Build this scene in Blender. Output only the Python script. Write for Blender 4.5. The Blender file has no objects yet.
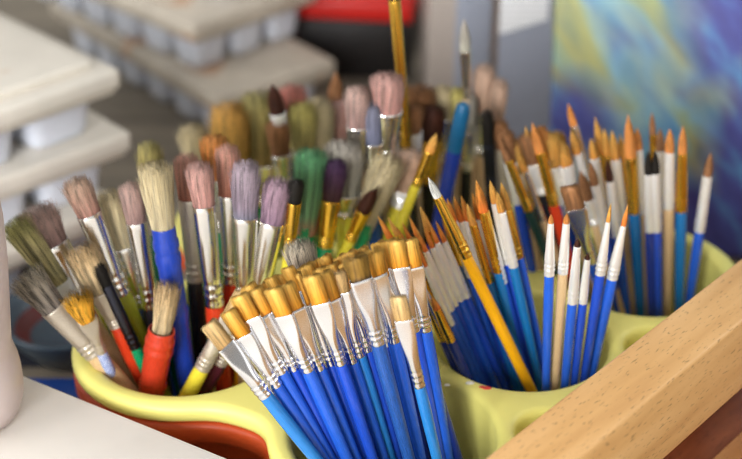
import bpy, bmesh, math, random
from mathutils import Vector, Matrix
R = random.Random(7)
C = bpy.context.scene.collection
PI = math.pi
sin, cos = math.sin, math.cos

# ------------------------------------------------------------------ camera
FPX = 1443.0
CAMZ = 0.57
PITCH = math.radians(30)
cam = bpy.data.cameras.new('camera'); camo = bpy.data.objects.new('camera', cam); C.objects.link(camo)
cam.sensor_width = 36; cam.lens = FPX * 36 / 742
camo.location = (0, 0, CAMZ); camo.rotation_euler = (PI/2 - PITCH, 0, 0)
cam.clip_start = 0.01
cam.dof.use_dof = True; cam.dof.focus_distance = 0.732; cam.dof.aperture_fstop = 4.7
bpy.context.scene.camera = camo
FWD = Vector((0, cos(PITCH), -sin(PITCH))); UP = Vector((0, sin(PITCH), cos(PITCH))); RT = Vector((1, 0, 0))
def proj(p):
    d = p - Vector((0, 0, CAMZ)); k = d.dot(FWD)
    return 371 + FPX*d.dot(RT)/k, 229.5 - FPX*d.dot(UP)/k, k
def ray(px, py):
    return FWD + RT*((px-371)/FPX) - UP*((py-229.5)/FPX)
def at_Y(px, py, Y):
    d = ray(px, py); return Vector((0, 0, CAMZ)) + d*(Y/d.y)
def at_z(px, py, z):
    d = ray(px, py); return Vector((0, 0, CAMZ)) + d*((z-CAMZ)/d.z)

# ------------------------------------------------------------------ materials
def new_mat(name):
    m = bpy.data.materials.new(name); m.use_nodes = True
    return m, m.node_tree, m.node_tree.nodes['Principled BSDF']
def lin(c):
    return tuple((x/255/12.92 if x/255 <= .04045 else ((x/255+.055)/1.055)**2.4) for x in c) + (1,)
def ramp(nt, stops, fac=None):
    r = nt.nodes.new('ShaderNodeValToRGB')
    e = r.color_ramp.elements
    e[0].position, e[0].color = stops[0][0], lin(stops[0][1])
    e[1].position, e[1].color = stops[-1][0], lin(stops[-1][1])
    for p, c in stops[1:-1]:
        q = e.new(p); q.color = lin(c)
    if fac is not None: nt.links.new(fac, r.inputs[0])
    return r
def noise(nt, scale, detail=3, vec=None, coord='Object', stretch=None, rot=None):
    tc = nt.nodes.new('ShaderNodeTexCoord'); n = nt.nodes.new('ShaderNodeTexNoise')
    n.inputs['Scale'].default_value = scale; n.inputs['Detail'].default_value = detail
    src = tc.outputs[coord]
    if stretch or rot:
        mp = nt.nodes.new('ShaderNodeMapping')
        if stretch: mp.inputs['Scale'].default_value = stretch
        if rot: mp.inputs['Rotation'].default_value = rot
        nt.links.new(src, mp.inputs[0]); src = mp.outputs[0]
    nt.links.new(src, n.inputs['Vector'])
    return n
def mixc(nt, fac, a, b, mode='MIX'):
    m = nt.nodes.new('ShaderNodeMix'); m.data_type = 'RGBA'; m.blend_type = mode
    for sock, v in ((m.inputs[0], fac), (m.inputs[6], a), (m.inputs[7], b)):
        if isinstance(v, (int, float, tuple)): sock.default_value = v
        else: nt.links.new(v, sock)
    return m.outputs[2]
def gloss(name, col, rough=.3, coat=0, spec=.5, var=0, spots=None, spot_amt=.62, spot_scale=60, metal=0, bump=0, bscale=400):
    m, nt, b = new_mat(name)
    b.inputs['Roughness'].default_value = rough; b.inputs['Metallic'].default_value = metal
    b.inputs['Coat Weight'].default_value = coat; b.inputs['Specular IOR Level'].default_value = spec
    out = None
    if var:
        n = noise(nt, 25, 3)
        d = tuple(max(0, c*(1-var)) for c in col); l = tuple(min(255, c*(1+var*.5)) for c in col)
        out = ramp(nt, [(.3, d), (.7, l)], n.outputs[0]).outputs[0]
    if spots:
        n = noise(nt, spot_scale, 4)
        f = ramp(nt, [(spot_amt, (0,0,0)), (spot_amt+.03, (255,255,255))], n.outputs[0]).outputs[0]
        out = mixc(nt, f, out if out else lin(col), lin(spots))
        if metal:
            mt = nt.nodes.new('ShaderNodeMath'); mt.operation = 'SUBTRACT'; mt.inputs[0].default_value = 1
            nt.links.new(f, mt.inputs[1]); nt.links.new(mt.outputs[0], b.inputs['Metallic'])
    if out: nt.links.new(out, b.inputs['Base Color'])
    else: b.inputs['Base Color'].default_value = lin(col)
    if bump:
        n = noise(nt, bscale, 3); bp = nt.nodes.new('ShaderNodeBump'); bp.inputs['Strength'].default_value = bump
        bp.inputs['Distance'].default_value = .0005
        nt.links.new(n.outputs[0], bp.inputs['Height']); nt.links.new(bp.outputs[0], b.inputs['Normal'])
    return m
def wood(name, a, b_, c, axis_stretch=(1, 14, 14), rough=.45, scale=9, pores=True):
    m, nt, b = new_mat(name)
    n = noise(nt, scale, 5, stretch=axis_stretch)
    base = ramp(nt, [(.3, a), (.5, b_), (.72, c)], n.outputs[0]).outputs[0]
    if pores:
        p = noise(nt, 800, 1, stretch=(.22, 1, 1))
        f = ramp(nt, [(.62, (0,0,0)), (.72, (200,200,200))], p.outputs[0]).outputs[0]
        dark = tuple(x*.72 for x in a)
        base = mixc(nt, f, base, lin(dark))
    nt.links.new(base, b.inputs['Base Color']); b.inputs['Roughness'].default_value = rough
    bp = nt.nodes.new('ShaderNodeBump'); bp.inputs['Strength'].default_value = .15; bp.inputs['Distance'].default_value = .0005
    nt.links.new(n.outputs[0], bp.inputs['Height']); nt.links.new(bp.outputs[0], b.inputs['Normal'])
    return m
def hair(name, root, tip, spread=.18, midc=None, rough=.55):
    """bristle material: dyed from root to tip, every strand a little different"""
    m, nt, b = new_mat('bristle_'+name)
    tc = nt.nodes.new('ShaderNodeTexCoord'); sx = nt.nodes.new('ShaderNodeSeparateXYZ')
    nt.links.new(tc.outputs['Generated'], sx.inputs[0])
    stops = [(.05, root), (.95, tip)] if midc is None else [(.02, root), (.25 if name != 'olive' else .55, midc), (.95, tip)]
    am = .12 if name in ('golden', 'orange', 'vivid_orange', 'amber', 'rust', 'brown') else .0 if name in ('soot', 'sable', 'violetbrown', 'inked') else .10
    lt = lambda c: tuple(min(250, (x+am*(255-x))*(1.1 if am and name not in ('golden', 'cream') else 1)) for x in c)
    stops = [(p_, lt(c_)) for p_, c_ in stops]
    base = ramp(nt, stops, sx.outputs[2]).outputs[0]
    g = nt.nodes.new('ShaderNodeNewGeometry')
    rr = ramp(nt, [(0, tuple(int(255*(1-spread*2.3)) for _ in range(3))), (.28, (235,235,235)), (1, (255,255,255))], g.outputs['Random Per Island'])
    ns = noise(nt, 1, 2, coord='Generated', stretch=(13, 9, 1.1))
    sr = ramp(nt, [(.33, (255*(1-spread*1.5),)*3), (.52, (250,)*3), (.7, (255,)*3)], ns.outputs[0]).outputs[0]
    fc = mixc(nt, 1.0, mixc(nt, 1.0, base, rr.outputs[0], 'MULTIPLY'), sr, 'MULTIPLY')
    nt.links.new(fc, b.inputs['Base Color'])
    tl = nt.nodes.new('ShaderNodeBsdfTranslucent'); nt.links.new(fc, tl.inputs[0])      # light passes through the thin hairs
    ms = nt.nodes.new('ShaderNodeMixShader'); ms.inputs[0].default_value = .08
    nt.links.new(b.outputs[0], ms.inputs[1]); nt.links.new(tl.outputs[0], ms.inputs[2])
    nt.links.new(ms.outputs[0], nt.nodes['Material Output'].inputs['Surface'])
    b.inputs['Roughness'].default_value = rough; b.inputs['Specular IOR Level'].default_value = .35
    return m
M = {}
# handles
for n, c, kw in [('blue', (38, 94, 204), {}), ('royal', (32, 76, 190), {}), ('sky', (38, 122, 196), {}), ('teal', (22, 112, 176), {}),
                 ('slate', (70, 110, 170), {}), ('navy', (28, 52, 140), {}), ('yellow', (246, 176, 20), {}), ('lemon', (222, 205, 60), {}),
                 ('red', (200, 56, 26), {}), ('green', (10, 140, 88), {}), ('bottle_green', (22, 62, 58), {}), ('maroon', (78, 24, 40), {}),
                 ('black', (28, 28, 34), {}), ('blue_plastic', (28, 62, 168), dict(rough=.4)), ('red_plastic', (196, 56, 30), dict(rough=.38)),
                 ('lime', (168, 172, 40), {})]:
    M['h_'+n] = gloss('lacquer_'+n, c, **{**dict(rough=.22, coat=.3, var=.08), **kw})
M['h_peacock'] = gloss('lacquer_peacock', (16, 84, 122), .3)
M['h_spotted'] = gloss('lacquer_spotted', (30, 92, 190), .35, 0, var=.1, spots=(235, 240, 248), spot_amt=.5, spot_scale=170)
M['h_worn'] = gloss('lacquer_worn', (36, 84, 160), .35, .1, var=.2, spots=(24, 34, 60), spot_amt=.62, spot_scale=150)
M['h_wood'] = wood('bare_wood', (176, 140, 96), (204, 172, 126), (222, 196, 152), (14, 14, 1), scale=12, pores=False)
# ferrules
M['f_silver'] = gloss('tin', (246, 246, 248), .2, metal=1)
M['f_chrome'] = gloss('polished_tin', (246, 244, 240), .16, metal=1)
M['f_bright'] = gloss('satin_tin', (252, 251, 248), .22, metal=.55)
M['f_gold'] = gloss('brass', (250, 200, 84), .22, metal=1)
M['f_dull'] = gloss('dull_tin', (206, 196, 180), .38, metal=1, spots=(190, 178, 160), spot_amt=.5, spot_scale=80)
M['f_painted'] = gloss('paint_marked_tin', (238, 238, 242), .26, metal=1, spots=(60, 160, 205), spot_amt=.66, spot_scale=120)
M['f_whiteplastic'] = gloss('white_collar', (232, 236, 230), .4)
M['f_dark'] = gloss('dark_tin', (70, 72, 84), .3, metal=1)
# bristles
for n, r, t, kw in [('golden', (240, 144, 20), (252, 190, 76), dict(midc=(248, 158, 24), spread=.11)), ('tan', (196, 150, 84), (222, 184, 120), {}),
                    ('inked', (30, 34, 44), (166, 128, 58), dict(midc=(150, 112, 46))), ('orange', (224, 98, 18), (250, 150, 50), {}),
                    ('amber', (204, 124, 34), (236, 166, 66), {}), ('vivid_orange', (250, 150, 20), (252, 160, 30), {}),
                    ('olive', (236, 214, 150), (176, 172, 92), dict(midc=(230, 210, 144), spread=.28)),
                    ('grey', (164, 150, 138), (206, 192, 166), dict(spread=.3)), ('mauve', (166, 128, 120), (212, 176, 162), {}),
                    ('straw', (216, 192, 146), (226, 186, 130), dict(spread=.22)), ('pinkbrown', (196, 140, 122), (226, 188, 160), {}),
                    ('cream', (246, 226, 180), (240, 218, 166), dict(spread=.12)), ('pink', (204, 146, 134), (206, 158, 146), {}),
                    ('purple', (132, 130, 150), (186, 166, 176), dict(midc=(160, 140, 156))), ('plum', (150, 116, 138), (180, 146, 160), {}),
                    ('terracotta', (176, 102, 76), (216, 158, 136), {}), ('rust', (214, 124, 46), (226, 140, 58), {}),
                    ('green', (216, 142, 120), (112, 190, 128), dict(midc=(150, 206, 152), spread=.2)),
                    ('violetbrown', (92, 58, 50), (98, 66, 108), {}), ('sable', (70, 34, 22), (90, 48, 30), {}), ('soot', (34, 30, 26), (48, 42, 36), {}),
                    ('ash', (166, 162, 144), (196, 186, 172), {}), ('ochre', (196, 148, 60), (222, 164, 74), {}), ('moss', (160, 128, 62), (168, 156, 88), {}),
                    ('salmon', (206, 120, 100), (228, 138, 122), {}), ('khaki', (196, 178, 110), (206, 192, 100), {}), ('brown', (128, 78, 40), (156, 100, 54), {}),
                    ('bluegrey', (108, 112, 140), (136, 136, 156), {}), ('white', (236, 232, 218), (214, 212, 200), {}), ('fleshy', (222, 180, 150), (214, 176, 150), {})]:
    M['b_'+n] = hair(n, r, t, **kw)

# ------------------------------------------------------------------ mesh helpers
def link_mesh(name, me, mat, parent=None):
    o = bpy.data.objects.new(name, me); C.objects.link(o)
    if mat and not me.materials: me.materials.append(mat)
    if parent: o.parent = parent
    return o
def mesh_from(name, vs, fs, smooth=True):
    me = bpy.data.meshes.new(name); me.from_pydata([tuple(v) for v in vs], [], fs)
    if smooth: me.shade_smooth()
    me.update(); return me
def loft(rings, cap0=True, cap1=True):
    vs, fs, n = [], [], len(rings[0])
    for r in rings: vs += list(r)
    for i in range(len(rings)-1):
        for j in range(n):
            a = i*n+j; b = i*n+(j+1) % n
            fs.append((a, b, b+n, a+n))
    if cap0: fs.append(tuple(reversed(range(n))))
    if cap1: fs.append(tuple((len(rings)-1)*n+j for j in range(n)))
    return vs, fs
def lathe(prof, n=24, cap0=True, cap1=True, cx=0, cy=0):
    return loft([[(cx+r*cos(2*PI*j/n), cy+r*sin(2*PI*j/n), z) for j in range(n)] for r, z in prof], cap0, cap1)
def box_bm(bm, lo, hi, bev=0.0, mat4=None, seg=2):
    r = bmesh.ops.create_cube(bm, size=1.0)
    vs = r['verts']
    c = [(lo[i]+hi[i])/2 for i in range(3)]; s = [hi[i]-lo[i] for i in range(3)]
    for v in vs: v.co = Vector((c[0]+v.co.x*s[0], c[1]+v.co.y*s[1], c[2]+v.co.z*s[2]))
    if bev:
        es = list({e for v in vs for e in v.link_edges})
        rb = bmesh.ops.bevel(bm, geom=es, offset=bev, segments=seg, profile=.5, affect='EDGES')
        vs = list({v for f in rb['faces'] for v in f.verts} | {v for v in vs if v.is_valid})
    if mat4:
        for v in vs: v.co = mat4 @ v.co
def box(name, lo, hi, mat, bev=0.0, parent=None, seg=2):
    bm = bmesh.new(); box_bm(bm, lo, hi, bev, None, seg)
    me = bpy.data.meshes.new(name); bm.to_mesh(me); bm.free()
    if bev: me.shade_smooth(); me.set_sharp_from_angle(angle=math.radians(50))
    return link_mesh(name, me, mat, parent)
def tag(o, label, cat, group=None, kind=None):
    if label: o['label'] = label
    if cat: o['category'] = cat
    if group: o['group'] = group
    if kind: o['kind'] = kind
    return o
def struct(o): o['kind'] = 'structure'; return o
def empty(name, loc, rz=0):
    o = bpy.data.objects.new(name, None); C.objects.link(o); o.location = loc; o.rotation_euler = (0, 0, rz)
    o.empty_display_size = .01
    return o

# ------------------------------------------------------------------ bristle / ferrule / handle shapes (unit length, unit width)
_cache = {}
def superpt(a, w, t, e):
    c, s = cos(a), sin(a)
    return (w/2*math.copysign(abs(c)**(2/e), c), t/2*math.copysign(abs(s)**(2/e), s))
def bristle_mesh(kind, var):
    key = ('b', kind, var)
    if key in _cache: return _cache[key]
    rg = random.Random(hash((len(kind), kind[0] == 'f', var, ord(kind[-1]))) & 0xffff)
    # w,t section; sq square-ness; flare at tip; bulge mid; dome (edge shorter); ragged; n strands; hair radius; bend
    P = dict(flat=(1, .36, 6, 1.03, .0, .02, .05, 620, .0075, 0), fray=(1, .36, 5, 1.25, .03, .06, .16, 480, .007, .04),
             round=(1, 1, 2, .06, .10, .18, .06, 130, .03, 0), full=(1, 1, 2, .49, .24, .22, .16, 260, .022, 0),
             dome=(1, .8, 2.4, 1.16, .10, .15, .17, 800, .0085, 0), mop=(1, .85, 2.4, 1.62, .02, .07, .14, 1100, .009, .0),
             rag=(1, .8, 2.4, 1.38, .04, .05, .30, 800, .0085, .05), wild=(1, .75, 2.3, 1.75, .14, .12, .34, 420, .012, .06),
             cat=(1, .5, 2, .10, .22, .3, .08, 160, .028, .0))[kind]
    w, t, sq, flare, bulge, dome, ragged, n, hr, _ = P
    curve = .28 if kind == 'cat' else 0
    lean = rg.uniform(-.06, .06) if kind in ('dome', 'mop', 'rag') else 0
    vs, fs = [], []
    # core
    rings = []
    NR = 7
    top = 1-ragged*.9-dome*.30 if kind != 'flat' else .955
    for i in range(NR+1):
        u = i/NR; z = u*top
        if flare < .5: k = (1-u**2.2) + .03 if flare < .2 else (1-u**2)*.9+.08
        else: k = 1+(flare-1)*u*.9
        k = k*(1+bulge*sin(PI*min(1, u*.95)))*.93
        if flare >= .5 and i == NR: k *= .93 if kind in ("flat", "fray") else .8
        if kind in ("dome", "mop", "rag", "wild"): k *= .9
        ring = []
        for j in range(16):
            x, y = superpt(2*PI*j/16+.001, w*k, t*k, sq)
            ring.append((x+curve*u*u+lean*u*u, y, z-.0))
        rings.append(ring)
    v0, f0 = loft(rings); vs += v0; fs += f0
    for h in range(n):
        a = rg.uniform(0, 2*PI); rr = math.sqrt(rg.uniform(.25, 1)) if h % 3 else rg.uniform(.0, 1)
        x0, y0 = superpt(a, w, t, sq); x0 *= rr*.98; y0 *= rr*.98
        L = (1-dome*rr**2.2)*(1-ragged*rg.random()**1.6)
        if kind in ('flat', 'fray'): L = (1-dome*abs(x0*2)**3*.5)*(1-ragged*rg.random()**2)
        if kind == 'cat': L = 1-.35*rr
        jx, jy = rg.gauss(0, 1), rg.gauss(0, 1)
        jit = ragged*.28 + (.02 if kind == 'flat' else .035)
        if kind == 'flat': jit = .03
        if flare < .5: jit = .02
        pts = []
        NS = 5
        wave = rg.uniform(-.025, .025) if kind in ('rag', 'wild', 'dome', 'fray', 'mop') else 0
        for s in range(NS+1):
            u = s/NS; z = u*L
            if flare < .2: k = max(.0, (1-z**2.0))*(1+bulge*sin(PI*z))+flare*z
            elif flare < .5: k = max(0, (1-z**1.9*.85))*(1+bulge*sin(PI*z*.9))
            else: k = (1+(flare-1)*z)*(1+bulge*sin(PI*min(1, z*.95)))
            if flare < .5: k = k*(.75+.25*rr) if rr < .5 else k
            x = x0*k+curve*z*z+lean*z*z + jx*jit*u*u + wave*sin(u*6+h); y = y0*k + jy*jit*u*u*.8
            pts.append((x, y, z))
        b = len(vs)
        ph = rg.uniform(0, 6.28)
        for s, (x, y, z) in enumerate(pts):
            q = hr*(1-.55*(s/NS)**3)
            for m in range(3): vs.append((x+q*cos(ph+2.094*m), y+q*sin(ph+2.094*m), z))
        for s in range(NS):
            for m in range(3):
                p = b+3*s+m; q = b+3*s+(m+1) % 3
                fs.append((p, q, q+3, p+3))
        e = b+3*NS; fs.append((e, e+1, e+2))
    me = mesh_from('bristles_'+kind, vs, fs)
    nv = []
    for v in me.vertices:            # strands of a tuft shade together
        c = v.co
        o = Vector((c.x, c.y*(1.6 if t < .5 else 1.1), .02+max(0, c.z-.8)*1.2))
        if o.length < 1e-5: o = Vector((0, 0, 1))
        nv.append((o.normalized()*.72+v.normal*.28).normalized())
    me.normals_split_custom_set_from_vertices(nv)
    _cache[key] = me
    return me
def crimp(z):
    """small ring grooves pressed into the lower third of a ferrule"""
    g = 0
    for c in (.07, .15, .24):
        g -= .085*math.exp(-((z-c)/.016)**2)
    for c in (.11, .195): g += .05*math.exp(-((z-c)/.022)**2)
    return 1+g
def ferrule_mesh(kind, botr):
    key = ('f', kind, round(botr, 1))
    if key in _cache: return _cache[key]
    botr = round(botr, 1)
    rings = []
    N = 30
    zs = sorted(set([i/46 for i in range(0, 15)] + [.34+.66*i/14 for i in range(15)]))
    for z in zs:
        if kind == 'flat':
            u = max(0, min(1, (z-.30)/.62)); s = u*u*(3-2*u)
            w = botr*(1-s)+1.04*s; t = botr*(1-s)*(1) + .40*s; e = 2+4*s**1.5
        elif kind == 'round':   # slim: narrower at the hair
            u = max(0, (z-.28)/.72); w = t = botr*(1-u)+1.1*u; e = 2
        else:                   # wide soft-flattened
            u = max(0, min(1, (z-.25)/.75)); w = botr*(1-u)+1.05*u; t = botr*(1-u)+.82*u; e = 2+.5*u
        g = crimp(z)
        ring = []
        for j in range(N):
            a = 2*PI*j/N
            dd = 1+(.05*sin(a*9) if .09 < z < .22 else 0)
            x, y = superpt(a+.0001, w*g*dd, t*g*dd, e); ring.append((x, y, z))
        rings.append(ring)
    # rolled lip and a short inner wall
    last = rings[-1]
    rings.append([(x*.93, y*.93, 1.004) for x, y, z in last]); rings.append([(x*.86, y*.82, .97) for x, y, z in last])
    vs, fs = loft(rings, True, True)
    me = mesh_from('ferrule_'+kind, vs, fs); _cache[key] = me
    return me
def handle_mesh(kind):
    key = ('h', kind)
    if key in _cache: return _cache[key]
    if kind == 'slim':
        prof = [(.02, 0), (.17, .002), (.24, .01), (.29, .05), (.36, .3), (.43, .6), (.49, .82), (.5, .9), (.485, .965), (.47, 1.0), (.40, 1.002), (.40, 1.02)]
    elif kind == 'pencil':
        prof = [(.02, 0), (.2, .002), (.27, .008), (.33, .05), (.42, .3), (.5, .7), (.5, .92), (.46, 1.0), (.4, 1.01), (.4, 1.02)]
    elif kind == 'chubby':
        prof = [(.05, 0), (.30, .0), (.36, .01), (.39, .1), (.40, .3), (.43, .60), (.48, .655), (.505, .668), (.50, .68), (.455, .695), (.46, .75), (.47, .845), (.475, .855),
                (.515, .865), (.52, .88), (.515, .892), (.47, .902), (.47, .91), (.515, .92), (.52, .932), (.515, .945), (.47, .955), (.475, .985), (.47, .996), (.455, 1.0), (.40, .998), (.39, .96)]
    elif kind == 'stout':
        prof = [(.03, 0), (.25, .004), (.34, .03), (.40, .2), (.42, .5), (.5, .8), (.5, .93), (.45, 1.0), (.38, 1.01), (.38, 1.02)]
    vs, fs = lathe(prof, 24)
    me = mesh_from('handle_'+kind, vs, fs); _cache[key] = me
    return me

# ------------------------------------------------------------------ wells of the caddy
TOP = .100; FLOORZ = .012
WELLS = dict(A=(-.106, .690, .054), B=(.012, .604, .054), C=(.087, .690, .050), D=(.168, .764, .050),
             E=(-.010, .742, .046), F=(-.066, .832, .052), G=(.058, .808, .048))
SMALL = [at_z(549, 430, TOP), at_z(656, 345, TOP)]
def solve(tip, p, well, v, lean, hd):
    """stand a brush in its well: base on the well floor along the brush's line, shaft clear of the rim"""
    cx, cy, r = WELLS[well]
    best = None
    dx, dy = p[0]-tip[0], p[1]-tip[1]
    for i in range(-20, 21):
        Yb = cy + (r-.008)*i/20
        row = 229.5 + FPX*math.tan(math.atan2(CAMZ-FLOORZ, Yb)-PITCH)
        col = tip[0] + dx*(row-tip[1])/dy
        B = at_z(col, row, FLOORZ)
        for l in range(-8, 9):
            ln = lean + l*.006
            T = at_Y(tip[0], tip[1], Yb+ln)
            if T.z < .11: 
                s = 1
            s = (TOP-FLOORZ)/(T.z-FLOORZ) if T.z > .02 else 1
            Q = B.lerp(T, s)
            over = max(0, math.hypot(B.x-cx, B.y-cy)-(r-hd-.002)) + 1.2*max(0, math.hypot(Q.x-cx, Q.y-cy)-(r-hd*.5-.001))
            cost = 60*over + abs(Yb-(cy+v*r*.8)) + .9*abs(l*.006)
            if best is None or cost < best[0]: best = (cost, B, T, over)
    return best
report = []
vcount = {}
def brush(name, tip, p, lb, lf, w, hd, bk, bc, fk, fc, hk, hc, well, label, group=None, v=0, lean=0, roll=0, cat='paintbrush', hlabel=None, flabel=None, pull=None):
    depth_guess = 0.8
    cost, B, T, over = solve(tip, p, well, v, lean, hd*.0003)
    D = T-B; L = D.length; ax = D.normalized()
    def dist_at(px):           # length along the brush seen as px pixels from the tip
        lo, hi = 0, L
        for _ in range(30):
            mid = (lo+hi)/2; q = proj(T-ax*mid)
            if math.hypot(q[0]-tip[0], q[1]-tip[1]) < px: lo = mid
            else: hi = mid
        return lo
    Lb = dist_at(lb); Lf = dist_at(lb+lf)-Lb if lf else 0
    k = proj(T-ax*Lb)[2]/FPX
    W = w*k*(1.2 if bk in ('mop', 'rag') else 1.13); H = hd*k*(1.12 if hk in ('stout', 'chubby') else 1.06)
    Lh = L-Lb-Lf
    report.append((name, round(L*1000), round(over*1000, 1), well, tip))
    root = empty(name, B)
    view = (T - Vector((0, 0, CAMZ))).normalized()
    xa = view.cross(ax).normalized(); ya = ax.cross(xa)
    m = Matrix((xa, ya, ax)).transposed()
    m = m @ Matrix.Rotation(math.radians(roll), 3, 'Z')
    root.rotation_euler = m.to_euler()
    tag(root, label, cat, group)
    h = link_mesh('handle', handle_mesh(hk), None, root); h.scale = (H, H, Lh)
    setm(h, M['h_'+hc])
    if lf:
        f = link_mesh('ferrule', ferrule_mesh(fk, H/W*(.99 if fk != 'round' else 1.0)), None, root); f.scale = (W, W, Lf+.0012); f.location = (0, 0, Lh-.0012)
        setm(f, M['f_'+fc])
    vcount[bk] = vcount.get(bk, 0)+1
    b = link_mesh('bristles', bristle_mesh(bk, vcount[bk] % 4), None, root)
    sink = .0015 if lf else .006
    bw = W*(.94 if lf else .9); b.scale = (bw*R.uniform(.97, 1.03)*(1 if vcount[bk] % 2 else -1) if bk != 'cat' else bw, bw, Lb+sink); b.location = (0, 0, Lh+Lf-sink)
    if bk != 'cat' and b.scale.x < 0:
        b.scale.x = -b.scale.x; b.rotation_euler.z = PI
    setm(b, M['b_'+bc])
    return root
def setm(o, mat):
    if not o.data.materials: o.data.materials.append(mat)
    o.material_slots[0].link = 'OBJECT'; o.material_slots[0].material = mat
ORD = 'zeroth first second third fourth fifth sixth seventh eighth ninth tenth eleventh twelfth thirteenth fourteenth fifteenth sixteenth seventeenth eighteenth nineteenth twentieth'.split()

# ------------------------------------------------------------------ flat brushes in the front well (B)
FL = [ # tip, p, lb, lf, w, hd, bristle, bcol, fcol, hcol, roll, v, what
 ((208,323),(316,459),28,62,17,14,'flat','tan','silver','sky',10,-.75,'tan bristles'),
 ((227,311),(324,459),29,58,16,13,'flat','golden','silver','blue',-12,-.6,'golden bristles'),
 ((238,295),(331,459),26,60,18,13,'flat','golden','silver','blue',-15,-.5,'golden bristles'),
 ((254,289),(339,459),27,60,17,13,'flat','golden','silver','royal',12,-.35,'golden bristles'),
 ((272,288),(347,459),29,58,17,14,'flat','golden','silver','blue',-25,-.5,'golden bristles'),
 ((285,284),(356,459),27,62,18,14,'flat','golden','silver','blue',10,-.3,'golden bristles'),
 ((298,273),(365,459),32,62,9,13,'flat','golden','silver','royal',65,-.15,'narrow golden bristles'),
 ((311,275),(373,459),29,62,17,13,'flat','golden','silver','royal',-8,-.3,'golden bristles'),
 ((323,272),(384,459),29,63,17,13,'flat','golden','silver','blue',14,-.1,'golden bristles'),
 ((334,270),(391,459),23,64,17,13,'fray','tan','silver','sky',-10,.0,'frayed tan bristles'),
 ((343,263),(398,459),26,62,12,13,'flat','golden','silver','royal',40,.1,'golden bristles'),
 ((354,254),(409,459),26,64,20,15,'fray','inked','painted','worn',6,-.35,'black rooted bristles'),
 ((368,257),(414,459),25,62,11,13,'flat','golden','dull','navy',30,.2,'golden bristles'),
 ((373,248),(421,459),27,66,14,14,'fray','golden','silver','blue',20,-.1,'splayed golden bristles'),
 ((384,247),(428,459),28,64,12,12,'flat','golden','silver','navy',34,.2,'golden bristles'),
 ((395,240),(441,459),27,63,17,13,'flat','golden','silver','royal',-6,.1,'wide golden bristles'),
 ((409,239),(449,459),28,62,16,13,'flat','golden','silver','blue',8,.15,'wide golden bristles')]
for i, (tip, p, lb, lf, w, hd, bk, bc, fc, hc, roll, v, what) in enumerate(FL):
    brush('flat_paintbrush', tip, p, lb, lf, w, hd, bk, bc, 'flat', fc, 'slim', hc, 'B',
          'blue flat paintbrush with %s, %s from left in the front row' % (what, ORD[i+1]), 'flat brushes in the front well', v=v, lean=0, roll=roll)
brush('flat_paintbrush', (398,296), (437,459), 24, 66, 16, 12, 'flat', 'tan', 'flat', 'silver', 'slim', 'sky', 'B',
      'short small flat paintbrush sticking out lower than all other golden flats', 'flat brushes in the front well', v=-.9, lean=-.01, roll=-10)
back = [(247,285),(262,283),(270,277),(281,274),(287,267),(299,268),(306,265),(313,261),(323,256),(331,264),(339,256),(348,252),(360,248),(366,252),(377,242),(388,240),(318,268)]
back.sort()
for i, (x, y) in enumerate(back):
    px = 345+ (x-247)*.72
    brush('flat_paintbrush', (x, y), (px+12, 459), 26, 58, R.choice([13, 15, 16]), 13, 'flat', 'golden', 'flat', 'silver', 'slim', R.choice(['blue', 'royal', 'navy']), 'B',
          'golden bristle end of a flat paintbrush, %s from left in the back rows' % ORD[i+1], 'flat brushes in the front well', v=.35+.25*(i % 2), lean=.0, roll=R.uniform(-25, 40))

# ------------------------------------------------------------------ round brushes, middle well (C)
def rounds(lst, well, fmt, group, v0):
    lst = sorted(lst, key=lambda e: e[0][0])
    for i, e in enumerate(lst):
        tip, p, lb, lf, w, hd, bk, bc, fc, hk, hc = e[:11]
        v = e[11] if len(e) > 11 else v0
        brush('round_paintbrush', tip, p, lb, lf, w, hd, bk, bc, 'round', fc, hk, hc, well, fmt % (COL[hc], ORD[i+1]), group, v=v, roll=R.uniform(0, 360))
COL = dict(blue='blue', royal='blue', navy='dark blue', slate='grey blue', sky='light blue', teal='light blue', wood='bare wood', yellow='yellow', bottle_green='dark green',
           red='red', black='black', lemon='pale yellow', green='green', lime='lime', maroon='maroon', worn='worn blue')
S = 'slim'
rounds([((412,236),(478,386),33,62,5,8.6,'round','orange','bright',S,'blue',-.3),
        ((416,228),(484,387),25,62,5,8.6,'round','orange','bright',S,'blue',-.2),
        ((423,224),(489,387),25,60,5,8.6,'round','orange','bright',S,'royal',-.1),
        ((429,222),(496,388),22,60,5,8.6,'round','orange','bright',S,'blue',-.1),
        ((436,221),(504,388),22,58,5,8.6,'round','orange','bright',S,'royal',-.05)], 'C',
       '%s round paintbrush with fine orange point and silver ferrule, %s in the slanting front cluster', 'fine round brushes beside the flats', -.2)
rounds([((410,264),(472,386),18,48,5,9,'round','orange','silver',S,'navy',-.6), ((423,294),(462,382),15,33,6,9,'round','orange','gold',S,'navy',-.8),
        ((431,295),(470,384),15,33,7,10,'round','orange','gold',S,'navy',-.8)], 'C',
       '%s low round paintbrush with tiny orange point touching the wide flats, %s from left', 'low tiny rounds beside the flats', -.8)
rounds([((378,216),(470,384),24,50,6,9,'round','orange','gold',S,'blue',-.1), ((388,217),(474,384),20,50,5,9,'round','amber','gold',S,'yellow',-.1),
        ((402,222),(476,385),24,50,5,9,'round','orange','silver',S,'blue',.1), ((396,226),(472,385),20,50,5,9,'round','orange','gold',S,'blue',0),
        ((420,206),(488,386),26,50,7,9,'round','amber','gold',S,'yellow',.1), ((409,216),(480,385),24,50,5,9,'round','orange','gold',S,'blue',0)], 'C',
       '%s round paintbrush, orange point poking up behind the widest golden flats, %s from left', 'points behind the flats', 0)
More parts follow.
